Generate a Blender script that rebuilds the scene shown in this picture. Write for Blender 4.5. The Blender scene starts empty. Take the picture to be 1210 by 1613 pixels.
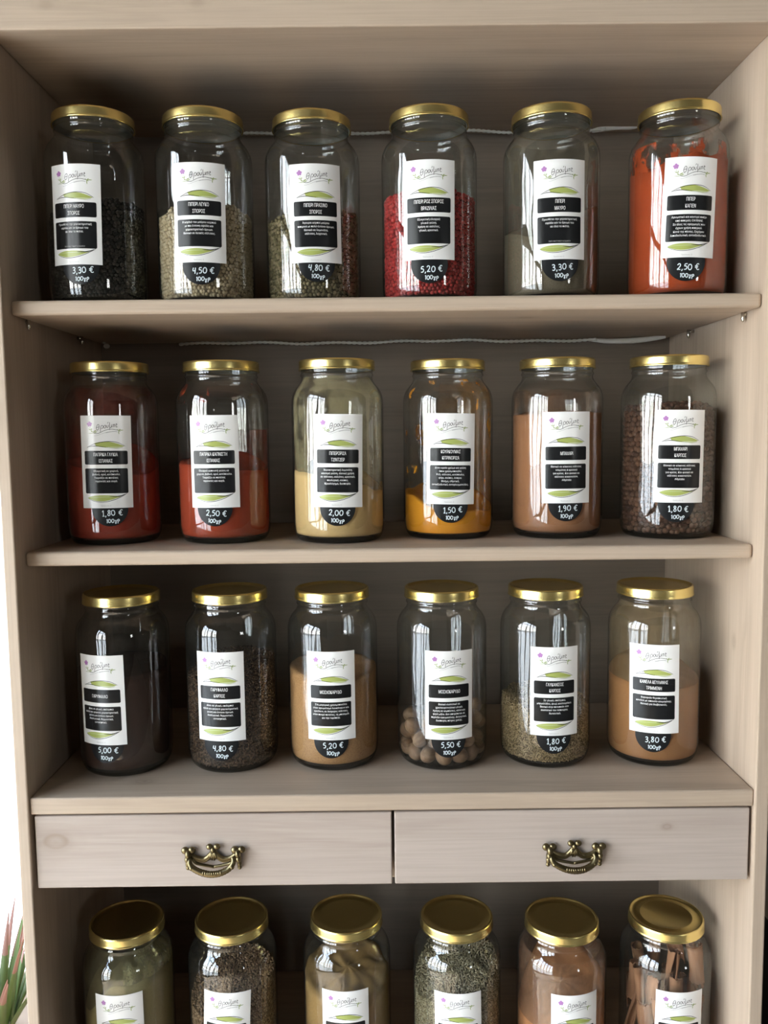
import bpy, math, random
import numpy as np
from mathutils import Matrix, Vector
random.seed(7); rng = np.random.default_rng(7)
SC = bpy.context.scene; COL = SC.collection
Z0 = 1.45                                   # height of the fitted origin above the shop floor

# ------------------------------------------------------------------ camera
CAM = dict(x=-.0069, y=-.8478, z=-.0363+Z0, pitch=-.093, yaw=.0021, roll=-.0113, f=1329.26)
def setup_camera():
    c = bpy.data.cameras.new('camera'); o = bpy.data.objects.new('camera', c); COL.objects.link(o)
    cp, sp = math.cos(CAM['pitch']), math.sin(CAM['pitch']); cy, sy = math.cos(CAM['yaw']), math.sin(CAM['yaw'])
    cr, sr = math.cos(CAM['roll']), math.sin(CAM['roll'])
    fwd = Vector((sy*cp, cy*cp, sp)); right = Vector((cy, -sy, 0)); up = right.cross(fwd)
    r2 = cr*right + sr*up; u2 = -sr*right + cr*up
    m = Matrix((r2, u2, -fwd)).transposed().to_4x4(); m.translation = (CAM['x'], CAM['y'], CAM['z'])
    o.matrix_world = m
    c.sensor_fit = 'VERTICAL'; c.sensor_height = 36; c.lens = CAM['f']/1613*36; c.clip_start = .02
    SC.camera = o
setup_camera()

# ------------------------------------------------------------------ sky, exposure
SC.view_settings.view_transform = 'Standard'; SC.view_settings.look = 'None'
SC.view_settings.gamma = 1; SC.view_settings.use_curve_mapping = False
SC.view_settings.exposure = 1.17
SKY = 9.0
def setup_world():
    w = bpy.data.worlds.new('sky'); SC.world = w; w.use_nodes = True
    nt = w.node_tree; nt.nodes.clear()
    tc = nt.nodes.new('ShaderNodeTexCoord'); sx = nt.nodes.new('ShaderNodeSeparateXYZ')
    rp = nt.nodes.new('ShaderNodeValToRGB'); bg = nt.nodes.new('ShaderNodeBackground'); out = nt.nodes.new('ShaderNodeOutputWorld')
    nt.links.new(tc.outputs['Generated'], sx.inputs[0]); nt.links.new(sx.outputs['Z'], rp.inputs[0])
    e = rp.color_ramp.elements
    e[0].position = 0; e[0].color = (1, .97, .93, 1); e[1].position = .55; e[1].color = (.60, .76, 1, 1)
    e.new(.18).color = (.97, .97, 1, 1)
    nz = nt.nodes.new('ShaderNodeTexNoise'); nz.inputs['Scale'].default_value = 17; nz.inputs['Detail'].default_value = 4; nt.links.new(tc.outputs['Generated'], nz.inputs[0])
    band = nt.nodes.new('ShaderNodeValToRGB'); nt.links.new(sx.outputs['Z'], band.inputs[0]); b = band.color_ramp.elements       # unseen treeline, added as dark noise to vary the sky's reflections
    b[0].position = .0; b[0].color = (.5, .5, .5, 1); b[1].position = .5; b[1].color = (0, 0, 0, 1); b.new(.28).color = (.65, .65, .65, 1)
    cut = nt.nodes.new('ShaderNodeValToRGB'); nt.links.new(nz.outputs[0], cut.inputs[0]); cut.color_ramp.elements[0].position = .47; cut.color_ramp.elements[1].position = .56
    mul = nt.nodes.new('ShaderNodeMath'); mul.operation = 'MULTIPLY'; nt.links.new(band.outputs[0], mul.inputs[0]); nt.links.new(cut.outputs[0], mul.inputs[1])
    mx = nt.nodes.new('ShaderNodeMix'); mx.data_type = 'RGBA'; nt.links.new(mul.outputs[0], mx.inputs[0]); nt.links.new(rp.outputs[0], mx.inputs[6]); mx.inputs[7].default_value = (.20, .24, .17, 1)
    nt.links.new(mx.outputs[2], bg.inputs[0]); bg.inputs[1].default_value = SKY
    nt.links.new(bg.outputs[0], out.inputs[0])
setup_world()
def setup_sun():
    l = bpy.data.lights.new('sun', 'SUN'); l.energy = 13; l.angle = math.radians(.6); l.color = (1, .93, .82)
    o = bpy.data.objects.new('sun', l); COL.objects.link(o)
    d = Vector((math.cos(math.radians(55)), .03, -math.sin(math.radians(55))))
    o.rotation_euler = d.to_track_quat('-Z', 'Y').to_euler()
setup_sun()
SC.cycles.transparent_max_bounces = 40
SC.cycles.max_bounces = 10; SC.cycles.diffuse_bounces = 5; SC.cycles.glossy_bounces = 5
SC.cycles.caustics_reflective = False; SC.cycles.caustics_refractive = False
def portal(name, loc, rot, sx, sy):          # tells the renderer where daylight comes in through the glazing
    l = bpy.data.lights.new(name, 'AREA'); l.shape = 'RECTANGLE'; l.size = sx; l.size_y = sy
    l.cycles.is_portal = True
    o = bpy.data.objects.new(name, l); o.location = loc; o.rotation_euler = rot; COL.objects.link(o)
# room extents
XL, XR, YF, YB, ZC = -1.75, 3.4, -3.6, .36, 2.8
GL = (-3.0, -.12, .08, 2.45)                  # shopfront glazing in the left wall: y0, y1, z0, z1
GB = (-1.6, -.46, .47, 2.3)                   # window beside the cabinet: x0, x1, z0, z1
GF = (2.25, 2.8, 1.4, 2.25)                    # window in the wall behind the photographer
portal('daylight_shopfront', (XL-.03, (GL[0]+GL[1])/2, (GL[2]+GL[3])/2), (0, -math.pi/2, 0), GL[3]-GL[2], GL[1]-GL[0])
portal('daylight_side', ((GB[0]+GB[1])/2, YB+.11, (GB[2]+GB[3])/2), (-math.pi/2, 0, 0), GB[1]-GB[0], GB[3]-GB[2])
portal('daylight_front', ((GF[0]+GF[1])/2, YF-.11, (GF[2]+GF[3])/2), (math.pi/2, 0, 0), GF[1]-GF[0], GF[3]-GF[2])

# ------------------------------------------------------------------ materials
class NT:
    def __init__(s, name):
        s.m = bpy.data.materials.new(name); s.m.use_nodes = True; s.t = s.m.node_tree; s.t.nodes.clear()
        s.out = s.t.nodes.new('ShaderNodeOutputMaterial')
    def n(s, typ, **kw):
        nd = s.t.nodes.new('ShaderNode'+typ)
        for k, v in kw.items():
            if k.startswith('i_'): nd.inputs[k[2:].replace('_', ' ')].default_value = v
            else: setattr(nd, k, v)
        return nd
    def l(s, a, b): s.t.links.new(a, b)
    def surf(s, sock): s.l(sock, s.out.inputs['Surface']); return s.m
def ramp(g, sock, stops):
    r = g.n('ValToRGB'); e = r.color_ramp.elements
    while len(e) < len(stops): e.new(.5)
    for x, (p, c) in zip(e, stops): x.position = p; x.color = (*c, 1) if len(c) == 3 else c
    g.l(sock, r.inputs[0]); return r.outputs[0]
def mixc(g, f, a, b, mode='MIX'):
    m = g.n('Mix', data_type='RGBA', blend_type=mode)
    for s, v in ((m.inputs[0], f), (m.inputs[6], a), (m.inputs[7], b)):
        if hasattr(v, 'links'): g.l(v, s)
        else: s.default_value = v if not isinstance(v, tuple) else (*v, 1)[:4]
    return m.outputs[2]
def math_(g, op, a, b=None):
    m = g.n('Math', operation=op)
    for s, v in zip(m.inputs, (a, b)):
        if v is None: continue
        if hasattr(v, 'links'): g.l(v, s)
        else: s.default_value = v
    return m.outputs[0]
def plain(name, col, rough=.6, metal=0, spec=.5):
    g = NT(name); b = g.n('BsdfPrincipled'); b.inputs['Base Color'].default_value = (*col, 1)
    b.inputs['Roughness'].default_value = rough; b.inputs['Metallic'].default_value = metal
    b.inputs['Specular IOR Level'].default_value = spec
    return g.surf(b.outputs[0])
def wood(name, axis, light=(.53, .42, .315), dark=(.42, .325, .24), knots=(), seed=0, rough=.5):
    """limed pine: grain runs along axis (0 = X, 2 = Z); knots = ((x, y, z, radius), ...) in metres"""
    g = NT(name); tc = g.n('TexCoord'); mp = g.n('Mapping'); g.l(tc.outputs['Object'], mp.inputs[0])
    sc = [28, 28, 28]; sc[axis] = 1.6; mp.inputs['Scale'].default_value = sc; mp.inputs['Location'].default_value = (seed*3.1, seed*1.7, seed*.9)
    vec = mp.outputs[0]
    n1 = g.n('TexNoise', i_Scale=1.0, i_Detail=5, i_Roughness=.6, i_Distortion=.35); g.l(vec, n1.inputs[0])
    mp2 = g.n('Mapping'); g.l(tc.outputs['Object'], mp2.inputs[0]); s2 = [420, 420, 420]; s2[axis] = 9; mp2.inputs['Scale'].default_value = s2
    n2 = g.n('TexNoise', i_Scale=1.0, i_Detail=2); g.l(mp2.outputs[0], n2.inputs[0])
    n3 = g.n('TexNoise', i_Scale=5.0, i_Detail=2); g.l(tc.outputs['Object'], n3.inputs[0])
    c = mixc(g, ramp(g, n1.outputs[0], ((.36, (0, 0, 0)), (.52, (.45, .45, .45)), (.60, (1, 1, 1)), (.66, (.35, .35, .35)))), light, dark)
    c = mixc(g, ramp(g, n2.outputs[0], ((.42, (0, 0, 0)), (.7, (.30, .30, .30)))), c, tuple(.8*q_ for q_ in dark))
    c = mixc(g, math_(g, 'MULTIPLY', n3.outputs[0], .35), c, (.49, .40, .34))
    for (x, y, z, r) in knots:
        sub = g.n('VectorMath', operation='SUBTRACT'); g.l(tc.outputs['Object'], sub.inputs[0]); sub.inputs[1].default_value = (x, y, z)
        mul = g.n('VectorMath', operation='MULTIPLY'); g.l(sub.outputs[0], mul.inputs[0])
        k = [1, 1, 1]; k[axis] = .62; k = [q/r for q in k]; mul.inputs[1].default_value = k
        ln = g.n('VectorMath', operation='LENGTH'); g.l(mul.outputs[0], ln.inputs[0])
        rings = math_(g, 'SINE', math_(g, 'MULTIPLY', math_(g, 'ADD', ln.outputs['Value'], math_(g, 'MULTIPLY', n1.outputs[0], .5)), 11))
        fall = ramp(g, ln.outputs['Value'], ((0, (.75, .75, .75)), (.32, (.6, .6, .6)), (.42, (.25, .25, .25)), (1, (0, 0, 0))))
        f = math_(g, 'MULTIPLY', fall, math_(g, 'ADD', .72, math_(g, 'MULTIPLY', rings, .28)))
        c = mixc(g, f, c, (.23, .16, .11))
    b = g.n('BsdfPrincipled'); g.l(c, b.inputs['Base Color']); b.inputs['Roughness'].default_value = rough
    b.inputs['Specular IOR Level'].default_value = .35
    bp = g.n('Bump', i_Strength=.12, i_Distance=.001); g.l(n2.outputs[0], bp.inputs['Height']); g.l(bp.outputs[0], b.inputs['Normal'])
    return g.surf(b.outputs[0])
def glass(name, face, edge, wob=.0, refl=2.5, haze=0):
    """thin clear glass: fresnel reflection over a tint that deepens where the ray crosses more glass"""
    g = NT(name); lw = g.n('LayerWeight', i_Blend=.5)
    col = ramp(g, lw.outputs['Facing'], ((0, face), (.72, tuple(.88*a+.12*b for a, b in zip(face, edge))), (.92, tuple(.5*a+.5*b for a, b in zip(face, edge))), (1, edge)))
    tr = g.n('BsdfTransparent'); g.l(col, tr.inputs[0])
    if haze:                                     # handled glass: a thin film of dust and fingerprints
        dfu = g.n('BsdfDiffuse'); dfu.inputs[0].default_value = (.62, .66, .58, 1); hz = g.n('MixShader')
        g.l(ramp(g, lw.outputs['Facing'], ((0, (haze,)*3), (.7, (haze*1.3,)*3), (1, (haze*3,)*3))), hz.inputs[0]); g.l(tr.outputs[0], hz.inputs[1]); g.l(dfu.outputs[0], hz.inputs[2]); tr = hz
    gl = g.n('BsdfGlossy'); gl.inputs['Roughness'].default_value = .015
    fr = math_(g, 'ADD', .042, math_(g, 'MULTIPLY', math_(g, 'POWER', lw.outputs['Facing'], 5.0), .42))   # thin pane: same from both sides
    if wob:
        tc = g.n('TexCoord'); mp = g.n('Mapping'); mp.inputs['Scale'].default_value = (60, 60, 14); g.l(tc.outputs['Object'], mp.inputs[0])
        oi = g.n('ObjectInfo'); g.l(oi.outputs['Random'], mp.inputs['Location'])
        nz = g.n('TexNoise', i_Scale=1, i_Detail=1); g.l(mp.outputs[0], nz.inputs[0])
        bp = g.n('Bump', i_Strength=wob, i_Distance=.002); g.l(nz.outputs[0], bp.inputs['Height'])
        g.l(bp.outputs[0], gl.inputs['Normal'])
    mx = g.n('MixShader'); g.l(math_(g, 'MINIMUM', math_(g, 'MULTIPLY', fr, refl), 1.0), mx.inputs[0])
    g.l(tr.outputs[0], mx.inputs[1]); g.l(gl.outputs[0], mx.inputs[2])
    return g.surf(mx.outputs[0])
def powder_mat(name, col, speck=None, amt=.25, scale=900):
    g = NT(name); tc = g.n('TexCoord'); nz = g.n('TexNoise', i_Scale=scale, i_Detail=2); g.l(tc.outputs['Object'], nz.inputs[0])
    n2 = g.n('TexNoise', i_Scale=45, i_Detail=4); g.l(tc.outputs['Object'], n2.inputs[0])
    sp = speck or tuple(c*.55 for c in col)
    f = ramp(g, nz.outputs[0], ((.45, (0, 0, 0)), (.68, (1, 1, 1))))
    c = mixc(g, math_(g, 'MULTIPLY', f, amt), col, sp)
    c = mixc(g, math_(g, 'MULTIPLY', n2.outputs[0], .25), c, tuple(q*.75 for q in col))
    b = g.n('BsdfPrincipled'); g.l(c, b.inputs['Base Color']); b.inputs['Roughness'].default_value = .95; b.inputs['Specular IOR Level'].default_value = .1
    bp = g.n('Bump', i_Strength=.4, i_Distance=.001); g.l(n2.outputs[0], bp.inputs['Height']); g.l(bp.outputs[0], b.inputs['Normal'])
    return g.surf(b.outputs[0])
def dust_mat(name, col, lo, hi, mx_=.85, scale=(30, 30, 16), seed=0):
    """fine powder clinging to the inside of the glass in patches"""
    g = NT(name); tc = g.n('TexCoord'); mp = g.n('Mapping'); mp.inputs['Scale'].default_value = scale; mp.inputs['Location'].default_value = (seed*2.3, seed*1.1, seed)
    g.l(tc.outputs['Object'], mp.inputs[0])
    nz = g.n('TexNoise', i_Scale=1, i_Detail=6, i_Roughness=.62); g.l(mp.outputs[0], nz.inputs[0])
    f = ramp(g, nz.outputs[0], ((lo, (0, 0, 0)), (hi, (mx_, mx_, mx_))))
    tr = g.n('BsdfTransparent'); df = g.n('BsdfDiffuse'); df.inputs[0].default_value = (*col, 1)
    m = g.n('MixShader'); g.l(f, m.inputs[0]); g.l(tr.outputs[0], m.inputs[1]); g.l(df.outputs[0], m.inputs[2])
    return g.surf(m.outputs[0])
def grain_mat(name, c1, c2, c3=None, rough=.6):
    g = NT(name); ge = g.n('NewGeometry')
    st = ((0, c1), (.5, c2), (1, c3 or c1))
    c = ramp(g, ge.outputs['Random Per Island'], st)
    b = g.n('BsdfPrincipled'); g.l(c, b.inputs['Base Color']); b.inputs['Roughness'].default_value = rough; b.inputs['Specular IOR Level'].default_value = .25
    return g.surf(b.outputs[0])
def gold_mat():
    g = NT('gold_lacquered_tin'); b = g.n('BsdfPrincipled'); b.inputs['Metallic'].default_value = 1
    b.inputs['Base Color'].default_value = (.93, .76, .31, 1); b.inputs['Roughness'].default_value = .27
    return g.surf(b.outputs[0])
M = {}
M['gold'] = gold_mat()
M['glass'] = glass('clear_jar_glass', (.95, .965, .955), (.09, .12, .11), wob=.35, haze=.007)
M['thick_glass'] = glass('thick_jar_base_glass', (.09, .10, .095), (.02, .022, .02))
M['pane'] = glass('window_glass', (.97, .98, .98), (.7, .8, .78), refl=1.0)
M['paper'] = plain('glossy_white_label_paper', (.86, .86, .85), .22)
M['ink'] = plain('black_print', (.012, .0125, .0135), .2, 0, .3)
M['white_ink'] = plain('white_print', (.82, .82, .82), .4)
M['leafgreen'] = plain('green_print', (.40, .46, .13), .25)
M['leafpale'] = plain('pale_green_print', (.56, .61, .34), .25)
M['purple'] = plain('purple_print', (.42, .20, .46), .25)
M['greyink'] = plain('grey_print', (.45, .45, .45), .25)
M['sprig'] = plain('olive_print', (.33, .40, .17), .25)
M['sticker'] = plain('black_sticker_film', (.012, .013, .0145), .3, 0, .25)
M['chalk'] = plain('white_chalk_marker', (.74, .84, .87), .6)
M['bronze'] = plain('aged_bronze', (.20, .16, .085), .32, 1)
M['liner'] = plain('dull_lid_liner', (.16, .155, .13), .5)
M['steel'] = plain('nickel_steel', (.6, .58, .54), .25, 1)
M['plastic'] = plain('white_plastic', (.78, .77, .73), .4)
M['cable'] = plain('clear_beaded_cable', (.66, .65, .60), .3)

# ------------------------------------------------------------------ mesh helpers
def mesh_obj(name, verts, faces, mats, parent=None, smooth=True, fmats=None, loc=(0, 0, 0), rot=(0, 0, 0)):
    me = bpy.data.meshes.new(name); me.from_pydata([tuple(v) for v in verts], [], [tuple(f) for f in faces])
    if not isinstance(mats, (list, tuple)): mats = [mats]
    for m in mats: me.materials.append(m)
    if smooth: me.polygons.foreach_set('use_smooth', [True]*len(me.polygons))
    if fmats is not None: me.polygons.foreach_set('material_index', list(fmats))
    me.update()
    o = bpy.data.objects.new(name, me); COL.objects.link(o); o.location = loc; o.rotation_euler = rot
    if parent: o.parent = parent
    return o
def empty(name, loc):
    o = bpy.data.objects.new(name, None); o.location = loc; o.empty_display_size = .02; COL.objects.link(o); return o
def tag(o, label, cat, group=None, kind=None):
    o['label'] = label; o['category'] = cat
    if group: o['group'] = group
    if kind: o['kind'] = kind
    return o
class MB:
    def __init__(s): s.v = []; s.f = []; s.m = []
    def add(s, v, f, mi=0):
        b = len(s.v); s.v += [tuple(q) for q in v]; s.f += [tuple(b+i for i in q) for q in f]; s.m += [mi]*len(f)
    def box(s, x0, x1, y0, y1, z0, z1, mi=0):
        s.add([(x, y, z) for x in (x0, x1) for y in (y0, y1) for z in (z0, z1)],
              [(0, 1, 3, 2), (4, 6, 7, 5), (0, 4, 5, 1), (2, 3, 7, 6), (0, 2, 6, 4), (1, 5, 7, 3)], mi)
    def lathe(s, prof, n=64, mi=0, c=(0, 0, 0), mis=None):
        b = len(s.v)
        for r, z in prof:
            for k in range(n):
                a = 2*math.pi*k/n; s.v.append((c[0]+r*math.sin(a), c[1]-r*math.cos(a), c[2]+z))
        for i in range(len(prof)-1):
            for k in range(n):
                k2 = (k+1) % n; s.f.append((b+i*n+k, b+i*n+k2, b+(i+1)*n+k2, b+(i+1)*n+k)); s.m.append(mis[i] if mis else mi)
    def tube(s, pts, rad, n=10, mi=0, sq=1.0, caps=True):
        pts = [Vector(p) for p in pts]; b = len(s.v); L = len(pts)
        rr = rad if isinstance(rad, (list, tuple)) else [rad]*L
        ref = Vector((0, 1, 0))
        for i, p in enumerate(pts):
            t = (pts[min(i+1, L-1)]-pts[max(i-1, 0)]).normalized()
            if abs(t.dot(ref)) > .95: ref = Vector((1, 0, 0))
            a = t.cross(ref).normalized(); q = t.cross(a).normalized()
            for k in range(n):
                an = 2*math.pi*k/n; s.v.append(tuple(p+a*math.cos(an)*rr[i]+q*math.sin(an)*rr[i]*sq))
        for i in range(L-1):
            for k in range(n):
                k2 = (k+1) % n; s.f.append((b+i*n+k, b+i*n+k2, b+(i+1)*n+k2, b+(i+1)*n+k)); s.m.append(mi)
        if caps:
            s.f.append(tuple(b+k for k in range(n-1, -1, -1))); s.f.append(tuple(b+(L-1)*n+k for k in range(n))); s.m += [mi, mi]
    def ball(s, c, r, n=14, mi=0, R=None):
        rx, ry, rz = r if isinstance(r, tuple) else (r, r, r); b = len(s.v); h = n//2
        for i in range(h+1):
            t = math.pi*i/h
            for k in range(n):
                a = 2*math.pi*k/n; p = Vector((rx*math.sin(t)*math.cos(a), ry*math.sin(t)*math.sin(a), rz*math.cos(t)))
                if R is not None: p = R @ p
                s.v.append((c[0]+p.x, c[1]+p.y, c[2]+p.z))
        for i in range(h):
            for k in range(n):
                k2 = (k+1) % n; s.f.append((b+i*n+k, b+(i+1)*n+k, b+(i+1)*n+k2, b+i*n+k2)); s.m.append(mi)
    def build(s, name, mats, parent=None, smooth=True, **k): return mesh_obj(name, s.v, s.f, mats, parent, smooth, s.m, **k)
def board(name, x0, x1, y0, y1, z0, z1, mat, parent=None, bevel=.0015, segs=2):
    """one plank with its origin at its middle and eased edges"""
    cx, cy, cz = (x0+x1)/2, (y0+y1)/2, (z0+z1)/2; mb = MB(); mb.box(x0-cx, x1-cx, y0-cy, y1-cy, z0-cz, z1-cz)
    o = mb.build(name, mat, parent, smooth=False, loc=(cx, cy, cz))
    if bevel:
        md = o.modifiers.new('eased_edges', 'BEVEL'); md.width = bevel; md.segments = segs; md.limit_method = 'ANGLE'
    return o
def spline(pts, n=8, closed=False):
    P = [np.array(p, float) for p in pts]; out = []
    L = len(P); rng_ = range(L if closed else L-1)
    for i in rng_:
        p0, p1, p2, p3 = (P[(i-1) % L], P[i], P[(i+1) % L], P[(i+2) % L]) if closed else (P[max(i-1, 0)], P[i], P[i+1], P[min(i+2, L-1)])
        for k in range(n):
            t = k/n; out.append(.5*((2*p1)+(-p0+p2)*t+(2*p0-5*p1+4*p2-p3)*t*t+(-p0+3*p1-3*p2+p3)*t**3))
    out.append(P[0] if closed else P[-1]); return out

# ------------------------------------------------------------------ the shop around the cabinet (setting)
def struct(o): o['kind'] = 'structure'; return o
plaster = plain('olive_grey_plaster', (.07, .06, .048), .9); dark_wall = plain('charcoal_wall_paint', (.018, .017, .018), .8)
frame_m = plain('dark_window_frame_paint', (.12, .11, .10), .5)
floor_m = wood('worn_floorboards', 1, (.27, .215, .155), (.19, .15, .11), rough=.5)
ground_m = plain('pale_outdoor_paving', (.40, .39, .37), .9)
def wall_with_hole(name, axis, at, thick, a0, a1, hole, mat):
    """axis 0: wall in the YZ plane at x=at; axis 1: wall in the XZ plane at y=at"""
    h0, h1, z0, z1 = hole; mb = MB()
    for (p, q, r, s) in ((a0, h0, 0, ZC), (h1, a1, 0, ZC), (h0, h1, 0, z0), (h0, h1, z1, ZC)):
        if axis == 0: mb.box(at, at+thick, p, q, r, s)
        else: mb.box(p, q, at, at+thick, r, s)
    return struct(mb.build(name, mat, smooth=False))
wall_with_hole('wall_left', 0, XL-.1, .1, YF, YB+.1, GL, plaster)
wall_with_hole('wall_back', 1, YB, .1, XL, XR, GB, dark_wall)
wall_with_hole('wall_front', 1, YF-.1, .1, XL, XR, GF, plaster)
mb = MB(); mb.box(XR, XR+.1, YF-.1, YB+.1, 0, ZC); struct(mb.build('wall_right', plaster, smooth=False))
mb = MB(); mb.box(XL-.1, XR+.1, YF-.1, YB+.1, -.06, 0); struct(mb.build('floor', floor_m, smooth=False))
mb = MB(); mb.box(XL-.1, XR+.1, YF-.1, YB+.1, ZC, ZC+.1); struct(mb.build('ceiling', plaster, smooth=False))
mb = MB(); mb.box(-40, 40, -40, 40, -.2, -.08); struct(mb.build('ground', ground_m, smooth=False))
def window(name, axis, at, hole, verts, horis, t=.05):
    h0, h1, z0, z1 = hole; mb = MB()
    def bar(a0, a1, b0, b1):
        if axis == 0: mb.box(at-t/2, at+t/2, a0, a1, b0, b1)
        else: mb.box(a0, a1, at-t/2, at+t/2, b0, b1)
    w = .04
    for a in (h0, *verts, h1-w): bar(a, a+w, z0, z1)
    for b in (z0, *horis, z1-w): bar(h0, h1, b, b+w)
    o = struct(mb.build(name, frame_m, smooth=False))
    g = MB()
    if axis == 0: g.box(at-.003, at+.003, h0, h1, z0, z1)
    else: g.box(h0, h1, at-.003, at+.003, z0, z1)
    struct(g.build('glazing', M['pane'], o, smooth=False)); return o
window('window_1', 0, XL-.05, GL, (-2.55, -2.1, -1.98, -1.5, -1.42, -1.0, -.55, -.47), (1.0, 2.05))
window('window_2', 1, YB+.05, GB, (), ())
window('window_3', 1, YF-.05, GF, (2.53,), ())
struct(board('trim_1', -1.7, -.42, .10, YB, .42, .46, plain('stone_window_ledge', (.5, .47, .43), .6)))

# ------------------------------------------------------------------ the cabinet
W2, D = .3792, .2939
YS = (.0182, .0223, .0032, .004); ZS = [z+Z0 for z in (.1008, -.1555, -.4119, -.8006)]; TH = (.0147, .0150, .0181, .018)
ZTOP = .3513+Z0
cab = empty('shop_cabinet', (0, 0, 0))
tag(cab, 'tall limed pine shop cabinet with open shelves and two drawers holding spice jars', 'cabinet')
wv = wood('limed_pine_upright', 2, seed=1, knots=((.12, -.146, .30, .014),))
wv2 = wood('limed_pine_upright_other', 2, seed=4, knots=((-.006, -.09, .28, .010), (-.006, -.06, -.06, .012)))
wh = [wood('limed_pine_shelf_%s' % n, 0, seed=s, knots=k) for n, s, k in (
    ('upper', 2, ((.15, -.08, -.007, .012), (-.10, -.10, -.007, .014))), ('middle', 3, ((.2, -.12, .007, .012),)),
    ('lower', 5, ((-.27, -.105, .009, .016), (.17, -.05, .009, .014))), ('bottom', 6, ()))]
board('side_panel', -.3918, -W2, 0, D+.014, 0, ZTOP, wv, cab)
board('side_panel', W2, .3935, 0, D+.014, 0, ZTOP, wv2, cab)
board('back_panel', -W2, W2, D, D+.012, .05, ZTOP, wood('shaded_back_board', 0, (.21, .172, .135), (.155, .127, .098), seed=8), cab, bevel=0)  # darker board, its colour lowered further to deepen the shade behind the jars
board('top_board', -.40, .40, -.0015, D+.014, ZTOP, ZTOP+.045, wood('limed_pine_top', 0, seed=9, knots=((-.322, -.15, .0, .011), (-.178, -.15, .001, .011), (.30, -.15, -.012, .006))), cab)
for i in range(4):
    board('shelf', -W2+.0004, W2-.0004, YS[i], D, ZS[i]-TH[i], ZS[i], wh[i], cab, bevel=(.0035, .0035, .0018, .0018)[i], segs=3)
board('plinth', -W2, W2, .02, .035, 0, .08, wh[3], cab)
board('divider', -.006, .008, .03, D, Z0-.518, ZS[2]-TH[2], wv, cab)
# shelf pins
for (x, y, k) in ((.3755, .055, 0), (.3725, .205, 0), (-.3765, .055, 0), (-.3735, .205, 0), (.3755, .055, 1), (-.3765, .055, 1)):
    mb = MB(); s = 1 if x > 0 else -1; z = ZS[k]-TH[k]
    hh = .010 if k == 0 else .0045
    mb.tube([(x, y, z+.0005), (x, y, z-hh*.6), (x, y-.0003, z-hh*.85), (x, y-.0005, z-hh)], [.0022, .0022, .0017, .0007], 10)
    mb.tube([(x, y, z-.002), (s*(W2-.0002), y, z-.002)], .0019, 10)
    mb.build('shelf_pin', M['steel'], cab)
# drawers
def handle(parent, cx, cz, y):
    """swan-neck pull: cast crown-shaped back plate with three double lobes, hanging bail below"""
    k = .000114
    def p(px, py, d): return (cx+(px-590)*k, y-d, cz+(440-py)*k)
    b = MB()
    for sx in (-1, 1):
        c = 590+sx*228
        b.ball(p(c-30, 352, .004), (.0042, .003, .0040)); b.ball(p(c+32, 350, .004), (.0042, .003, .0038))
        b.ball(p(c, 380, .006), (.0034, .0045, .0048)); b.ball(p(c-sx*-6, 428, .006), (.0032, .004, .0040))
        b.ball(p(c+sx*10, 478, .004), (.0025, .0028, .0042)); b.ball(p(c+sx*10, 520, .003), (.0024, .0024, .0028))
        arc = spline([p(c-sx*20, 395, .003), p(c-sx*80, 430, .003), p(c-sx*150, 435, .003), p(c-sx*205, 385, .0035), p(c-sx*222, 350, .004)], 5)
        b.tube(arc, .0024, 8); b.tube([q+np.array((0, 0, -.0022)) for q in arc], .0020, 8)
        b.tube(spline([p(c-sx*25, 420, .004), p(c-sx*60, 470, .004), p(c-sx*110, 490, .0035), p(c-sx*228, 515, .003)], 5), .0016, 8)
    b.ball(p(558, 316, .0045), (.0036, .003, .0032)); b.ball(p(626, 316, .0045), (.0038, .003, .0032)); b.ball(p(590, 345, .005), (.0028, .003, .0034))
    for dx in (-30, -12, 8, 28): b.tube([p(590+dx*.3, 360, .005), p(590+dx*.9, 410, .0045), p(590+dx, 455-abs(dx)*.6, .004)], [.0016, .002, .0008], 8)
    b.build('handle_plate', M['bronze'], parent)
    h = MB(); pts = spline([p(392, 415, .006), p(376, 440, .008), p(392, 478, .0095), p(440, 512, .0105), p(515, 538, .0115), p(590, 546, .012), p(665, 537, .0115), p(732, 508, .0105), p(768, 472, .0095), p(780, 438, .008), p(768, 412, .006)], 6)
    n = len(pts); h.tube(pts, [(.0017+.0015*math.sin(math.pi*i/(n-1))**.7)*(1+.14*(i % 2)) for i in range(n)], 10)
    for x_, y_ in ((398, 492), (768, 486)): h.ball(p(x_, y_, .0105), .0027)
    for i in range(9): h.ball(p(510+i*20, 540-abs(i-4)*3, .0143), (.0013, .001, .0021), 8)
    for x_ in (570, 590, 612): h.ball(p(x_, 530, .0140), .0016, 8)
    h.build('handle_bail', M['bronze'], parent)
YD = .0047
tray_m = wood('shaded_drawer_base', 0, (.13, .095, .07), (.09, .065, .045))  # dark base colour stands in for the shade under the drawers
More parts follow.
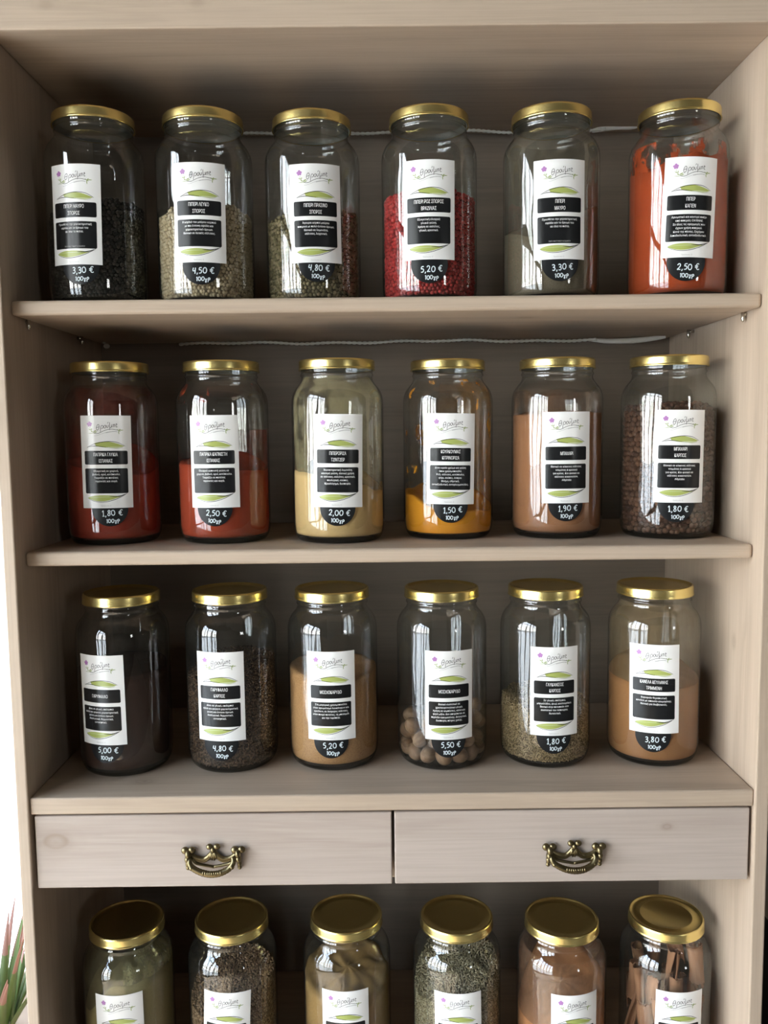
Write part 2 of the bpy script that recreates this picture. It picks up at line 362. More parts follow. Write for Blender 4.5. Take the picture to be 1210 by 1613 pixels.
for (x0, x1, cx, cz, kn) in ((-.3755, -.0008, -.1882, -.4795, ((-.166, -.01, .012, .022), (-.02, -.01, .004, .008))), (.0022, .3757, .1905, -.4805, ((.1, -.01, .02, .008),))):
    mb = MB(); z0, z1 = Z0-.5113, Z0-.4322; mx = (x0+x1)/2; mz = (z0+z1)/2
    dr = board('drawer', x0, x1, YD, YD+.018, z0, z1, wood('drawer_front_pine', 0, (.475, .405, .355), (.395, .325, .28), seed=11+x0*9, knots=kn), cab, bevel=.0012)
    t = MB()
    for a in ((x0+.012, x0+.024, YD+.018, .26), (x1-.024, x1-.012, YD+.018, .26), (x0+.012, x1-.012, .248, .26)): t.box(*a, z0+.008, z1-.012)
    t.box(x0+.012, x1-.012, YD+.018, .26, z0+.006, z0+.012)
    tr = t.build('drawer_tray', tray_m, dr, smooth=False); tr.location = -dr.location
    n0 = set(COL.objects)
    handle(dr, cx, cz+Z0, YD)
    for o in set(COL.objects)-n0: o.location = -dr.location; o['label'] = 'aged bronze swan-neck drawer pull'

# ------------------------------------------------------------------ printed label artwork (flat, in mm from the label centre), wrapped onto the jar
RJ = .0516
LW, LH = .055, .100
_txt = {}
def text_mesh(s, bold=0.0):
    key = (s, bold)
    if key not in _txt:
        cu = bpy.data.curves.new('t', 'FONT'); cu.body = s.replace('\u0396', 'Z').replace('\u03a7', 'X'); cu.size = 1; cu.align_x = 'CENTER'; cu.resolution_u = 6; cu.shear = .02; cu.fill_mode = 'FRONT'
        ob = bpy.data.objects.new('t', cu); COL.objects.link(ob)
        dg = bpy.context.evaluated_depsgraph_get(); me = ob.evaluated_get(dg).to_mesh()
        V = np.array([v.co[:2] for v in me.vertices]).reshape(-1, 2); F = [tuple(p.vertices) for p in me.polygons]
        ob.evaluated_get(dg).to_mesh_clear(); bpy.data.objects.remove(ob); bpy.data.curves.remove(cu)
        _txt[key] = (V, F)
    return _txt[key]
class Art:
    """layers of flat print; u to the right, v up, metres"""
    def __init__(s): s.v = []; s.f = []; s.m = []
    def raw(s, V, F, mi, lay):
        b = len(s.v); s.v += [(float(u), float(v), lay) for u, v in V]; s.f += [tuple(b+i for i in f) for f in F]; s.m += [mi]*len(F)
    def strip(s, us, top, bot, mi, lay):
        V = [(u, t) for u, t in zip(us, top)]+[(u, t) for u, t in zip(us, bot)]; n = len(us)
        s.raw(V, [(n+i, n+i+1, i+1, i) for i in range(n-1)], mi, lay)
    def rbox(s, u0, u1, v0, v1, r, mi, lay):
        us = sorted(set([u0+r*(1-math.cos(a)) for a in np.linspace(0, math.pi/2, 6)]+[u1-r*(1-math.cos(a)) for a in np.linspace(0, math.pi/2, 6)]+list(np.linspace(u0+r, u1-r, 14))))
        def ins(u):
            d = max(u0+r-u, u-(u1-r), 0); return r-math.sqrt(max(r*r-d*d, 0))
        s.strip(us, [v1-ins(u) for u in us], [v0+ins(u) for u in us], mi, lay)
    def stroke(s, pts, w, mi, lay, taper=False):
        P = np.array(pts, float); n = len(P)
        T = np.gradient(P, axis=0); T /= np.maximum(np.linalg.norm(T, axis=1, keepdims=True), 1e-9); N = np.stack([-T[:, 1], T[:, 0]], 1)
        ww = np.full(n, w/2)
        if taper: ww = ww*(.25+.75*np.sin(np.linspace(.05, math.pi-.05, n)))
        V = np.concatenate([P+N*ww[:, None], P-N*ww[:, None]])
        s.raw(V, [(n+i, n+i+1, i+1, i) for i in range(n-1)], mi, lay)
    def disc(s, c, r, mi, lay, n=14, ry=None):
        V = [c]+[(c[0]+r*math.cos(a), c[1]+(ry or r)*math.sin(a)) for a in np.linspace(0, 2*math.pi, n, False)]
        s.raw(V, [(0, i+1, (i+1) % n+1) for i in range(n)], mi, lay)
    def text(s, t, c, cap, mi, lay, xs=1.0, bold=0.0, maxw=None):
        V, F = text_mesh(t, bold)
        if not len(V): return
        k = cap/.72; kx = k*xs; w = (V[:, 0].max()-V[:, 0].min())*kx
        if maxw and w > maxw: kx *= maxw/w
        V2 = np.stack([c[0]+(V[:, 0]-(V[:, 0].max()+V[:, 0].min())/2)*kx, c[1]-cap/2+V[:, 1]*k], 1)
        for n_, dx in enumerate((-1, 1) if bold else (0,)): s.raw(V2+np.array((dx*bold*1.3*kx, 0)), F, mi, lay+n_*.3)
    def wrap(s, name, mats, parent, phi, zc, tilt, r0, step=.00007):
        V = np.array(s.v); ct, st = math.cos(tilt), math.sin(tilt)
        u = V[:, 0]*ct-V[:, 1]*st; z = V[:, 0]*st+V[:, 1]*ct; r = r0+V[:, 2]*step; a = phi+u/r0
        P = np.stack([r*np.sin(a), -r*np.cos(a), zc+z], 1)
        used = sorted(set(s.m)); mp = {m: i for i, m in enumerate(used)}
        return mesh_obj(name, P, s.f, [mats[m] for m in used], parent, True, [mp[m] for m in s.m])
LM = [M['paper'], M['ink'], M['leafgreen'], M['leafpale'], M['purple'], M['greyink'], M['sprig'], M['white_ink']]
def q(x, y): return ((x-85)/615-.5)*LW, (.5-(y-105)/1170)*LH        # artwork pixels -> metres
def Q(pts): return [q(*p) for p in pts]
def base_art():
    a = Art(); us = np.linspace(-LW/2, LW/2, 22); a.strip(us, [LH/2]*22, [-LH/2]*22, 0, 0)
    # sprig of thyme in flower, left of the word
    for dx, dy, r in ((0, -22, 15), (-19, -5, 14), (18, -8, 14), (-9, 14, 13), (13, 12, 13), (0, 0, 12)): a.disc(q(207+dx, 215+dy), r*LW/615, 4, 1, 10)
    a.stroke(Q(spline([(212, 245), (220, 275), (240, 305), (268, 325)])), .00032, 6, 1)
    def leaf(x0, y0, x1, y1, w, mi=6):
        p0, p1 = np.array(q(x0, y0)), np.array(q(x1, y1)); a.stroke([p0+(p1-p0)*t for t in np.linspace(0, 1, 8)], w, mi, 1, True)
    for l in ((228, 290, 195, 272, .0008), (232, 292, 236, 262, .0008), (250, 312, 290, 290, .0012), (246, 314, 222, 300, .0009), (262, 322, 300, 306, .0010), (268, 326, 190, 326, .0005)): leaf(*l)
    # hand-lettered word "θρούμπι" climbing along the wavy line
    def let(*polys):
        for p in polys: a.stroke(Q(spline(p, 6)), .00042, 1, 2)
    let([(300, 290), (292, 262), (302, 228), (318, 216), (326, 238), (320, 270), (304, 290), (298, 288)], [(294, 256), (324, 248)])
    let([(338, 312), (342, 270), (348, 240), (362, 228), (374, 240), (368, 262), (350, 268)])
    let([(392, 226), (381, 242), (384, 260), (396, 262), (404, 244), (400, 228), (392, 226)])
    let([(412, 226), (412, 246), (420, 258), (430, 246), (434, 222)], [(424, 205), (432, 186)])
    let([(448, 285), (448, 240), (446, 190)], [(448, 246), (458, 256), (470, 244), (472, 218), (474, 246), (480, 250)])
    let([(484, 220), (508, 214)], [(490, 220), (490, 250)], [(504, 216), (505, 246)])
    let([(524, 205), (520, 232), (526, 250), (536, 244)], [(524, 205), (532, 215), (528, 225)])
    a.stroke(Q(spline([(255, 318), (280, 330), (320, 326), (370, 300), (420, 282), (470, 276), (520, 284), (555, 292)])), .00042, 1, 1)
    a.stroke(Q(spline([(262, 360), (300, 354), (350, 335), (400, 318), (450, 306)])), .00028, 5, 1)
    a.stroke(Q(spline([(400, 322), (450, 310), (500, 304), (535, 310)])), .00060, 5, 1)
    for l in ((548, 290, 606, 288, .0009), (548, 292, 572, 275, .0009), (548, 292, 530, 278, .0007), (548, 294, 552, 340, .0009), (548, 294, 570, 305, .0008)): leaf(*l)
    # upper leaf
    us = np.linspace(262, 614, 18); n = np.linspace(0, 1, 18)
    top = 490-np.sin(np.pi*(.22+.78*n))*58+n*0; bot = 486+np.sin(np.pi*n)*20+n*6; bot[0] = top[0]; top[-1] = bot[-1] = 490
    a.strip([q(x, 0)[0] for x in us], [q(0, y)[1] for y in top], [q(0, y)[1] for y in bot], 2, 1)
    us = np.linspace(400, 600, 10); n = np.linspace(0, 1, 10)
    a.strip([q(x, 0)[0] for x in us], [q(0, y)[1] for y in 500-np.sin(np.pi*n)*4], [q(0, y)[1] for y in 500+np.sin(np.pi*n)*18], 3, 2)
    a.stroke(Q(spline([(165, 505), (205, 484), (260, 462), (340, 440), (430, 431), (520, 440), (580, 466), (622, 492)])), .00060, 1, 3, True)
    a.stroke(Q(spline([(165, 505), (215, 492), (270, 488), (340, 494), (420, 504)])), .00065, 1, 3, True)
    a.stroke(Q(spline([(400, 502), (470, 514), (540, 520), (590, 508)])), .0003, 5, 3)
    # two black panels
    r = 17*LW/615
    x0, y0 = q(130, 722); x1, y1 = q(648, 548); a.rbox(x0, x1, y0, y1, r, 1, 1)
    x0, y0 = q(130, 1088); x1, y1 = q(645, 770); a.rbox(x0, x1, y0, y1, r, 1, 1)
    # lower leaf with its stalk running into the panel corner
    us = np.linspace(155, 560, 20); n = np.linspace(0, 1, 20)
    top = 1145-np.sin(np.pi*n**.7)*28-n*18; bot = 1145+np.sin(np.pi*n**.85)*50-n*18
    a.strip([q(x, 0)[0] for x in us], [q(0, y)[1] for y in top], [q(0, y)[1] for y in bot], 2, 1)
    a.stroke(Q([(x, (t*.7+b*.3)) for x, t, b in zip(us, top, bot)]), .0005, 3, 2, True)
    a.stroke(Q(spline([(153, 1143), (210, 1176), (300, 1196), (400, 1190), (500, 1160), (580, 1120), (622, 1094), (645, 1060)])), .00055, 1, 3, True)
    a.stroke(Q(spline([(420, 1126), (500, 1128), (560, 1118), (610, 1098)])), .0009, 1, 3, True)
    a.text('Προέλευση: Ι.Σ', q(378, 1244), .0014, 5, 1, .8)
    return a
BASE = base_art()
def make_label(parent, phi, zc, tilt, title, body, foot=None):
    a = Art(); a.v = list(BASE.v); a.f = list(BASE.f); a.m = list(BASE.m)
    ys = (635,) if len(title) == 1 else (594, 674)
    for t, y in zip(title, ys): a.text(t, q(389, y), .0037, 7, 3, .60, .012, LW*.76)
    for i, t in enumerate(body): a.text(t, q(388, 802+43*i), .00205, 7, 3, .88, .012, LW*.81)
    if foot: a.text(foot, q(388, 1062), .0014, 5, 3, .8, 0, LW*.6)
    return a.wrap('label', LM, parent, math.radians(phi), zc, math.radians(tilt), RJ+.00032)
# handwriting: strokes in a unit-high box
def circ(cx, cy, rx, ry, a0=90, a1=450, n=14): return [(cx+rx*math.cos(math.radians(t)), cy+ry*math.sin(math.radians(t))) for t in np.linspace(a0, a1, n)]
HW = {
 '0': (.62, [circ(.3, .5, .27, .42)]),
 '1': (.36, [[(.02, .72), (.2, .96), (.2, .5), (.2, .04)], [(.02, .04), (.36, .04)]]),
 '|': (.30, [[(.02, .78), (.16, .96), (.15, .5), (.15, .06)]]),
 '2': (.58, [[(.05, .74), (.2, .95), (.42, .9), (.46, .66), (.3, .36), (.06, .08), (.25, .1), (.52, .06)]]),
 '3': (.52, [[(.05, .85), (.25, .95), (.42, .8), (.36, .6), (.18, .52), (.38, .46), (.45, .25), (.28, .05), (.04, .12)]]),
 '4': (.56, [[(.12, .95), (.05, .6), (.12, .46), (.42, .5)], [(.44, .95), (.42, .5), (.40, .02)]]),
 '5': (.52, [[(.46, .93), (.14, .9), (.08, .58), (.3, .58), (.44, .38), (.32, .1), (.04, .08)]]),
 '8': (.56, [[(.44, .78), (.28, .94), (.12, .78), (.24, .56), (.44, .34), (.38, .1), (.18, .06), (.08, .26), (.26, .52), (.44, .72), (.4, .86)]]),
 '9': (.54, [[(.44, .74), (.3, .95), (.1, .82), (.1, .58), (.28, .5), (.43, .7), (.44, .5), (.38, .2), (.16, .04)]]),
 ',': (.24, [[(.12, .12), (.1, -.05), (.03, -.18)]]),
 ' ': (.25, []),
 '€': (.72, [[(.66, .85), (.5, .95), (.3, .82), (.22, .5), (.3, .16), (.5, .05), (.68, .14)], [(.02, .6), (.2, .62), (.52, .6)], [(.02, .4), (.2, .38), (.5, .42)]]),
 'γ': (.56, [[(.04, .66), (.16, .5), (.28, .28), (.36, -.05), (.24, -.2), (.16, -.04), (.3, .22), (.46, .46), (.5, .66)]]),
 'ρ': (.50, [[(.08, -.22), (.1, .2), (.1, .62), (.28, .74), (.46, .6), (.4, .36), (.14, .3)]]),
}
def write(a, s, c, h, w, lay, jit):
    adv = [HW[ch][0]+.10 for ch in s]; x = -sum(adv)/2
    for ch, ad in zip(s, adv):
        dy = jit.uniform(-.05, .05); sl = jit.uniform(-.04, .10)
        for st in HW[ch][1]:
            a.stroke([(c[0]+(x+px+sl*py)*h, c[1]+(py-.5+dy)*h) for px, py in spline(st, 4)], w, 0, lay)
        x += ad
def make_sticker(parent, phi, zb, price, jit):
    a = Art(); r = .0196; us = r*np.sin(np.linspace(-math.pi/2, math.pi/2, 30)); hh = np.sqrt(np.maximum(r*r-us*us, 0))
    a.strip(us, hh, -hh, 1, 0)
    write(a, price+' €', (.0025, -.0052), .0066, .00095, 1, jit); write(a, '|00γρ', (.0015+jit.uniform(-.001, .001), -.0138), .0046, .00085, 1, jit)
    return a.wrap('price_sticker', [M['chalk'], M['sticker']], parent, math.radians(phi), zb+r, math.radians(jit.uniform(-3, 4)), RJ+.00014)

# ------------------------------------------------------------------ jars
mm = .001
GLASS_PROF = [(0, 3.5), (34, 3.0), (41, 1.4), (43, 0.1), (45.2, .6), (47.3, 2.6), (49.2, 6.2), (50.5, 10.5), (51.3, 17), (51.6, 26), (51.6, 60), (51.5, 100), (51.6, 150),
              (51.4, 156), (50.6, 161), (49, 165.6), (46.6, 169.6), (43.8, 173), (41.4, 176), (40.2, 178.6), (39.8, 181), (40.0, 182.6), (40.9, 183.4), (40.9, 184.6), (40.1, 185.6), (39.9, 188), (40.5, 189.2), (39.9, 191), (39.9, 199)]
def glass_r(z):                              # outer radius at height z (m)
    p = GLASS_PROF[3:]; return float(np.interp(z/mm, [b for a, b in p], [a for a, b in p]))*mm
gm = MB(); gm.lathe([(r*mm, z*mm) for r, z in GLASS_PROF], 72, mis=[1]*6+[0]*(len(GLASS_PROF)-7))
G_MESH = gm.build('glass_body', [M['glass'], M['thick_glass']]); G_MESH_DATA = G_MESH.data; bpy.data.objects.remove(G_MESH)
def lid_prof(ring):
    p = [(41.2, 190), (42.2, 189.3), (42.9, 189.5), (43.0, 190.3), (42.6, 191.0), (42.5, 192), (42.5, 198.2), (42.2, 199.6), (41.5, 200.5), (40.6, 200.7), (39.8, 200.3), (39.3, 199.3), (38.6, 198.8)]
    p += [(31, 198.8), (30, 199.5), (29, 199.5), (28, 198.9)] if ring else [(30, 198.8)]
    return p+[(0, 198.8)]
def lid_mb(ring):
    m = MB(); m.lathe([(r*mm, z*mm) for r, z in lid_prof(ring)], 72); m.lathe([(0, 196.8*mm), (38.9*mm, 196.8*mm), (40.6*mm, 196.6*mm), (41.2*mm, 190*mm)], 72, mi=1); return m
def lid_data(ring):
    o = lid_mb(ring).build('lid', [M['gold'], M['liner']]); d = o.data; bpy.data.objects.remove(o); return d
L_DATA = lid_data(False), lid_data(True)
def heap_fn(keys, centre, noise=0.0, seed=0):
    """surface of a heap: heights at angles round the glass (degrees from the front, + to the right), height in the middle"""
    ks = sorted(keys.items()); an = [a for a, h in ks]; hs = [h for a, h in ks]
    an = [an[-1]-360]+an+[an[0]+360]; hs = [hs[-1]]+hs+[hs[0]]
    r_ = np.random.default_rng(seed); ph = r_.uniform(0, 6.28, (6,)); am = r_.uniform(.3, 1, (6,))
    def f(theta, rr):
        t = (math.degrees(theta)+180) % 360-180; i = np.searchsorted(an, t)-1; i = min(max(i, 0), len(an)-2)
        x = (t-an[i])/(an[i+1]-an[i]); x = x*x*(3-2*x); w = hs[i]+(hs[i+1]-hs[i])*x
        nz = sum(am[k]*math.sin((k+2)*theta*(1 if k % 2 else 2)+ph[k]+rr*90*(k+1)/3) for k in range(6))*noise/3*min(1, rr/.03)
        k = (rr/.0497)**1.5
        return w*k+centre*(1-k)+nz+noise*.8*math.sin(rr*math.sin(theta)*190+seed)*math.sin(rr*math.cos(theta)*170+2*seed)
    return f
def inner_r(z): return min(.0497, glass_r(z+.0)-.0018)
def heap_mesh(name, fn, mat, inset=0.0, z0=.0065, nt=72):
    """solid heap filling the jar up to fn"""
    mb = MB(); V = []; F = []
    th = [2*math.pi*k/nt for k in range(nt)]; nz, nr = 14, 9
    V.append((0, 0, z0))
    rows = []
    def ring(fv):
        b = len(V); V.extend(fv(t) for t in th); rows.append(b)
    for i in range(nz+1):
        s = i/nz
        def pv(t, s=s):
            top = fn(t, .0497); z = z0+(top-z0)*s**1.4 if i else z0
            r = max(inner_r(z)-inset, .004) if i else .042; return (r*math.sin(t), -r*math.cos(t), z)
        ring(pv)
    for j in range(1, nr):
        def pv(t, j=j):
            top = fn(t, .0497); r0 = inner_r(top)-inset; r = r0*(1-j/nr); return (r*math.sin(t), -r*math.cos(t), fn(t, .0497*(1-j/nr)))
        ring(pv)
    V.append((0, 0, fn(0, 0)))
    for k in range(nt): F.append((0, rows[0]+(k+1) % nt, rows[0]+k))
    for a, b in zip(rows[:-1], rows[1:]):
        for k in range(nt): k2 = (k+1) % nt; F.append((a+k, a+k2, b+k2, b+k))
    for k in range(nt): F.append((rows[-1]+k, rows[-1]+(k+1) % nt, len(V)-1))
    return V, F
def ico(sub):
    import bmesh
    bm = bmesh.new(); bmesh.ops.create_icosphere(bm, subdivisions=sub, radius=1); V = np.array([v.co[:] for v in bm.verts]); F = np.array([[v.index for v in f.verts] for f in bm.faces]); bm.free(); return V, F
ICO = {1: ico(1), 2: ico(2)}
def grains(fn, size, shape=(1, 1, 1), sub=2, seed=0, spread=118, dens=1.0, flat=False):
    """individual grains packed against the glass and over the top of the heap"""
    g = np.random.default_rng(seed); P = []; A = []
    s = size*2*.97/math.sqrt(dens); row = 0; z = .0085+size*.3
    while z < .19:
        st = s/.048; off = (row % 2)*st/2
        for t in np.arange(-math.radians(spread)+off, math.radians(spread), st):
            t2 = t+g.uniform(-.22, .22)*st; z2 = z+g.uniform(-.22, .22)*s
            if z2 < fn(t2, .0497)+size*.4:
                r = inner_r(z2)-size*(.95+g.uniform(0, .45)); P.append((r*math.sin(t2), -r*math.cos(t2), z2)); A.append(t2)
        z += s*.87; row += 1
    for x in np.arange(-.05, .05, s):
        for y in np.arange(-.05, .05, s*.87):
            x2, y2 = x+g.uniform(-.4, .4)*s, y+g.uniform(-.4, .4)*s; r = math.hypot(x2, y2)
            if r > .0485-size: continue
            t = math.atan2(x2, -y2); zt = fn(t, r); 
            if r > inner_r(zt)-size: continue
            P.append((x2, y2, zt+size*g.uniform(-.2, .5))); A.append(t)
    P = np.array(P); n = len(P); V0, F0 = ICO[sub]
    sc = size*np.array(shape)[None, :]*g.uniform(.9, 1.08, (n, 1))
    q4 = g.normal(size=(n, 4)); q4 /= np.linalg.norm(q4, axis=1, keepdims=True); w, x, y, z = q4.T
    R = np.stack([1-2*(y*y+z*z), 2*(x*y-z*w), 2*(x*z+y*w), 2*(x*y+z*w), 1-2*(x*x+z*z), 2*(y*z-x*w), 2*(x*z-y*w), 2*(y*z+x*w), 1-2*(x*x+y*y)], 1).reshape(n, 3, 3)
    V = np.einsum('nij,nkj->nki', R, V0[None]*sc[:, None, :])+P[:, None, :]
    rad = np.hypot(V[..., 0], V[..., 1]); lim = np.vectorize(inner_r)(np.clip(V[..., 2], .004, .19))+.0008; k = np.minimum(1, lim/np.maximum(rad, 1e-6)); V[..., 0] *= k; V[..., 1] *= k
    V[..., 2] = np.maximum(V[..., 2], .0055)
    F = (F0[None]+(np.arange(n)*len(V0))[:, None, None]).reshape(-1, 3); return V.reshape(-1, 3), F
def np_mesh(name, parts, mats, loc):
    """parts: list of (V, F, material index); returns one object"""
    V = np.concatenate([np.asarray(v, float) for v, f, m in parts]); me = bpy.data.meshes.new(name)
    loops = []; starts = []; tot = []; mi = []; b = 0; ls = 0
    for v, f, m in parts:
        if isinstance(f, np.ndarray):
            ff = f+b; loops.append(ff.ravel()); k = f.shape[1]; n = len(f); starts.append(ls+np.arange(n)*k); ls += n*k; mi.append(np.full(n, m))
        else:
            ln = np.array([len(x) for x in f]); loops.append(np.concatenate([np.array(x)+b for x in f])); starts.append(ls+np.concatenate([[0], np.cumsum(ln)[:-1]])); ls += ln.sum(); mi.append(np.full(len(f), m))
        b += len(v)
    loops = np.concatenate(loops); starts = np.concatenate(starts); mi = np.concatenate(mi)
    me.vertices.add(len(V)); me.vertices.foreach_set('co', V.ravel()); me.loops.add(len(loops)); me.loops.foreach_set('vertex_index', loops.astype(np.int32))
    me.polygons.add(len(starts)); me.polygons.foreach_set('loop_start', starts.astype(np.int32)); me.polygons.foreach_set('material_index', mi.astype(np.int32)); me.polygons.foreach_set('use_smooth', np.ones(len(starts), bool))
    for m in mats: me.materials.append(m)
    me.update(calc_edges=True); me.validate()
    o = bpy.data.objects.new(name, me); COL.objects.link(o); o.location = loc; return o
def dust(parent, mat, z0, z1, t0=-180, t1=180):
    nt, nz = 60, 22; V = []; F = []
    for i in range(nz+1):
        z = z0+(z1-z0)*i/nz; r = inner_r(z)-.0004
        for k in range(nt+1):
            t = math.radians(t0+(t1-t0)*k/nt); V.append((r*math.sin(t), -r*math.cos(t), z))
    for i in range(nz):
        for k in range(nt): b = i*(nt+1)+k; F.append((b, b+1, b+nt+2, b+nt+1))
    return mesh_obj('clinging_dust', V, F, mat, parent)

JX = [[-.311, -.195, -.079, .048, .18, .316], [-.313, -.187, -.056, .07, .195, .318], [-.305, -.183, -.066, .06, .18, .306], [-.312, -.19, -.055, .075, .197, .32]]
JY = [[.09, .095, .105, .096, .095, .09], [.117, .117, .109, .132, .127, .113], [.101, .108, .111, .109, .111, .111], [.095, .099, .102, .097, .089, .092]]
LAB = [[(-7.8, .0889, -.9), (4.0, .0907, -.5), (7.7, .0912, .5), (-3.5, .0913, -.2), (-.5, .0899, .3), (-4.6, .0894, -1.9)],
       [(9.2, .0916, -.5), (-1.6, .0907, 0), (2.7, .0903, -1.0), (-.8, .0902, -1.0), (.8, .0904, .2), (-3.2, .0907, -.7)],
       [(-13.5, .0888, .5), (-5.3, .0892, .1), (.4, .0877, .1), (5.6, .0874, -.2), (1.7, .0898, .2), (-16.4, .0906, .7)],
       [(3.2, .0908, .7), (-.6, .0896, -3.0), (-.1, .0875, .2), (-2.8, .0864, .8), (6.5, .0883, .2), (.5, .0882, -1.0)]]
STK = [[(-3.1, .0187), (4.4, .0181), (7.8, .0214), (-3.5, .0173), (.3, .0177), (-7.9, .0156)],
       [(11.3, .0218), (-2.4, .0206), (1.2, .0202), (-1.3, .0197), (.1, .0206), (-6.8, .0196)],
       [(-8.8, .0186), (-5.8, .0167), (-.4, .0171), (4.4, .0171), (1.0, .0193), (-16.7, .019)]]
PRICE = [['3,30', '4,50', '4,80', '5,20', '3,30', '2,50'], ['1,80', '2,50', '2,00', '1,50', '1,90', '1,80'], ['5,00', '4,80', '5,20', '5,50', '1,80', '3,80']]
CLOVE = ['Δίνει σε γλυκά, επιδόρπια', 'αλλά και φαγητά χαρακτηριστική', 'γεύση και έντονο άρωμα.', 'Αναλγητικό, θερμαντικό,', 'αντισηπτικό.']
PEP = ['Προσθέτει την χαρακτηριστική', 'αψάδα και το άρωμα του', 'σε όλα τα πιάτα.']
ALLSP = ['Ιδανικό σε κόκκινες σάλτσες', 'ντομάτας & κρασιού', 'για κρέας. Και φυσικά σε', 'σάλτσες κοκκινιστών.', 'Αθρίτιδα']
FT = 'ΠΗΓΗ ΜΑΓΓΑΝΙΟΥ & ΣΙΔΗΡΟΥ'
TEXT = [[(('ΠΙΠΕΡΙ ΜΑΥΡΟ', 'ΣΠΟΡΟΣ'), PEP, FT),
         (('ΠΙΠΕΡΙ ΛΕΥΚΟ', 'ΣΠΟΡΟΣ'), ['Η καρδιά του μαύρου καρπού', 'με πιο έντονη αψάδα και', 'χαρακτηριστικό άρωμα.', 'Ιδανικό σε λευκές σάλτσες.'], None),
         (('ΠΙΠΕΡΙ ΠΡΑΣΙΝΟ', 'ΣΠΟΡΟΣ'), ['Άγουροι καρποί μαύρου', 'πιπεριού με πολύ έντονο άρωμα.', 'Ιδανικό σε λεμονάτα,', 'σάλτσες, λαχανικά.'], None),
         (('ΠΙΠΕΡΙ ΡΟΖ ΣΠΟΡΟΣ', 'ΒΡΑΖΙΛΙΑΣ'), ['Εξαιρετική ελαφριά', 'γλυκιά γεύση.', 'Χρήση σε σαλάτες,', 'γλυκά, κρεατικά.'], None),
         (('ΠΙΠΕΡΙ', 'ΜΑΥΡΟ'), PEP, FT),
         (('ΠΙΠΕΡ', 'ΚΑΓΙΕΝ'), ['Αρωματικό και καυτερό πιπέρι', 'από πιπεριές CAYENNE.', 'Σε όλες τις εφαρμογές που', 'έχουν χρήση πιπεριού.', 'Κατά της πίεσης, ζαχάρου', 'λιποδιαλυτικό, αντιοξειδωτικό.'], None)],
        [(('ΠΑΠΡΙΚΑ ΓΛΥΚΙΑ', 'ΙΣΠΑΝΙΑΣ'), ['Εξαιρετική σε χοιρινό,', 'βοδινό, αρνί, κοτόπουλο.', 'Ταιριάζει σε πατάτες', 'τηγανιτές και αυγά.'], None),
         (('ΠΑΠΡΙΚΑ ΚΑΠΝΙΣΤΗ', 'ΙΣΠΑΝΙΑΣ'), ['Ελαφριά καπνιστή γεύση σε', 'χοιρινό, βοδινό, αρνί, κοτόπουλο.', 'Ταιριάζει σε πατάτες', 'τηγανιτές και αυγά.'], None),
         (('ΠΙΠΕΡΟΡΙΖΑ', 'ΤΖΙΝΤΖΕΡ'), ['Χαρακτηριστική λεμονάτη', 'καυτερή γεύση, ιδανική χρήση', 'σε σάλτσες, σαλάτες, κρεατικά,', 'πουλερικά, σούπες.', 'Κρυολόγημα, δυσπεψία.'], None),
         (('ΚΟΥΡΚΟΥΜΑΣ', 'ΚΙΤΡΙΝΟΡΙΖΑ'), ['Δίνει ωραίο χρώμα και γεύση', 'όπου χρησιμοποιηθεί.', 'Ρύζι, σάλτσες, κοτόπουλο,', 'ψάρι, σούπες, όσπρια.', 'Μνήμη, αθριτικά,', 'αντιοξειδωτικό, αντιφλεγμονώδες.'], None),
         (('ΜΠΑΧΑΡΙ',), ALLSP, None), (('ΜΠΑΧΑΡΙ', 'ΚΑΡΠΟΣ'), ALLSP, None)],
        [(('ΓΑΡΥΦΑΛΛΟ',), CLOVE, None), (('ΓΑΡΥΦΑΛΛΟ', 'ΚΑΡΠΟΣ'), CLOVE, None),
         (('ΜΟΣΧΟΚΑΡΥΔΟ',), ['Στη μαγειρική χρησιμοποιείται', 'στον αρωματισμό λουκάνικων και', 'κρεάτων, σε διάφορες σάλτσες,', 'στον πουρέ πατάτας, τη μπεσαμέλ', 'και την τυρόπιτα.'], None),
         (('ΜΟΣΧΟΚΑΡΥΔΟ',), ['Βασικό συστατικό σε', 'χριστουγεννιάτικα γλυκά.', 'Χρήση σε κομπόστες, αλλά και', 'ψητό μήλο. Δεν επιτρέπεται σε', 'περίοδο εγκυμοσύνης. Διεγερτικό,', 'δυσπεψία, πέτρες χολής.'], None),
         (('ΓΛΥΚΑΝΙΣΟΣ', 'ΚΑΡΠΟΣ'), ['Σε γλυκά, επιδόρπια,', 'μαρμελάδες, ψωμί, κουλουράκια.', 'Βασικό στην ποτοποιία σαν', 'συστατικό του τσίπουρου.', 'Χωνευτικό.'], None),
         (('ΚΑΝΕΛΑ ΚΕΥΛΑΝΗΣ', 'ΤΡΙΜΜΕΝΗ'), ['Κορυφαία θεραπευτική', 'κανέλα με απουσία κουμαρίνης.', 'Ιδανική για διαβητικούς.'], None)]]
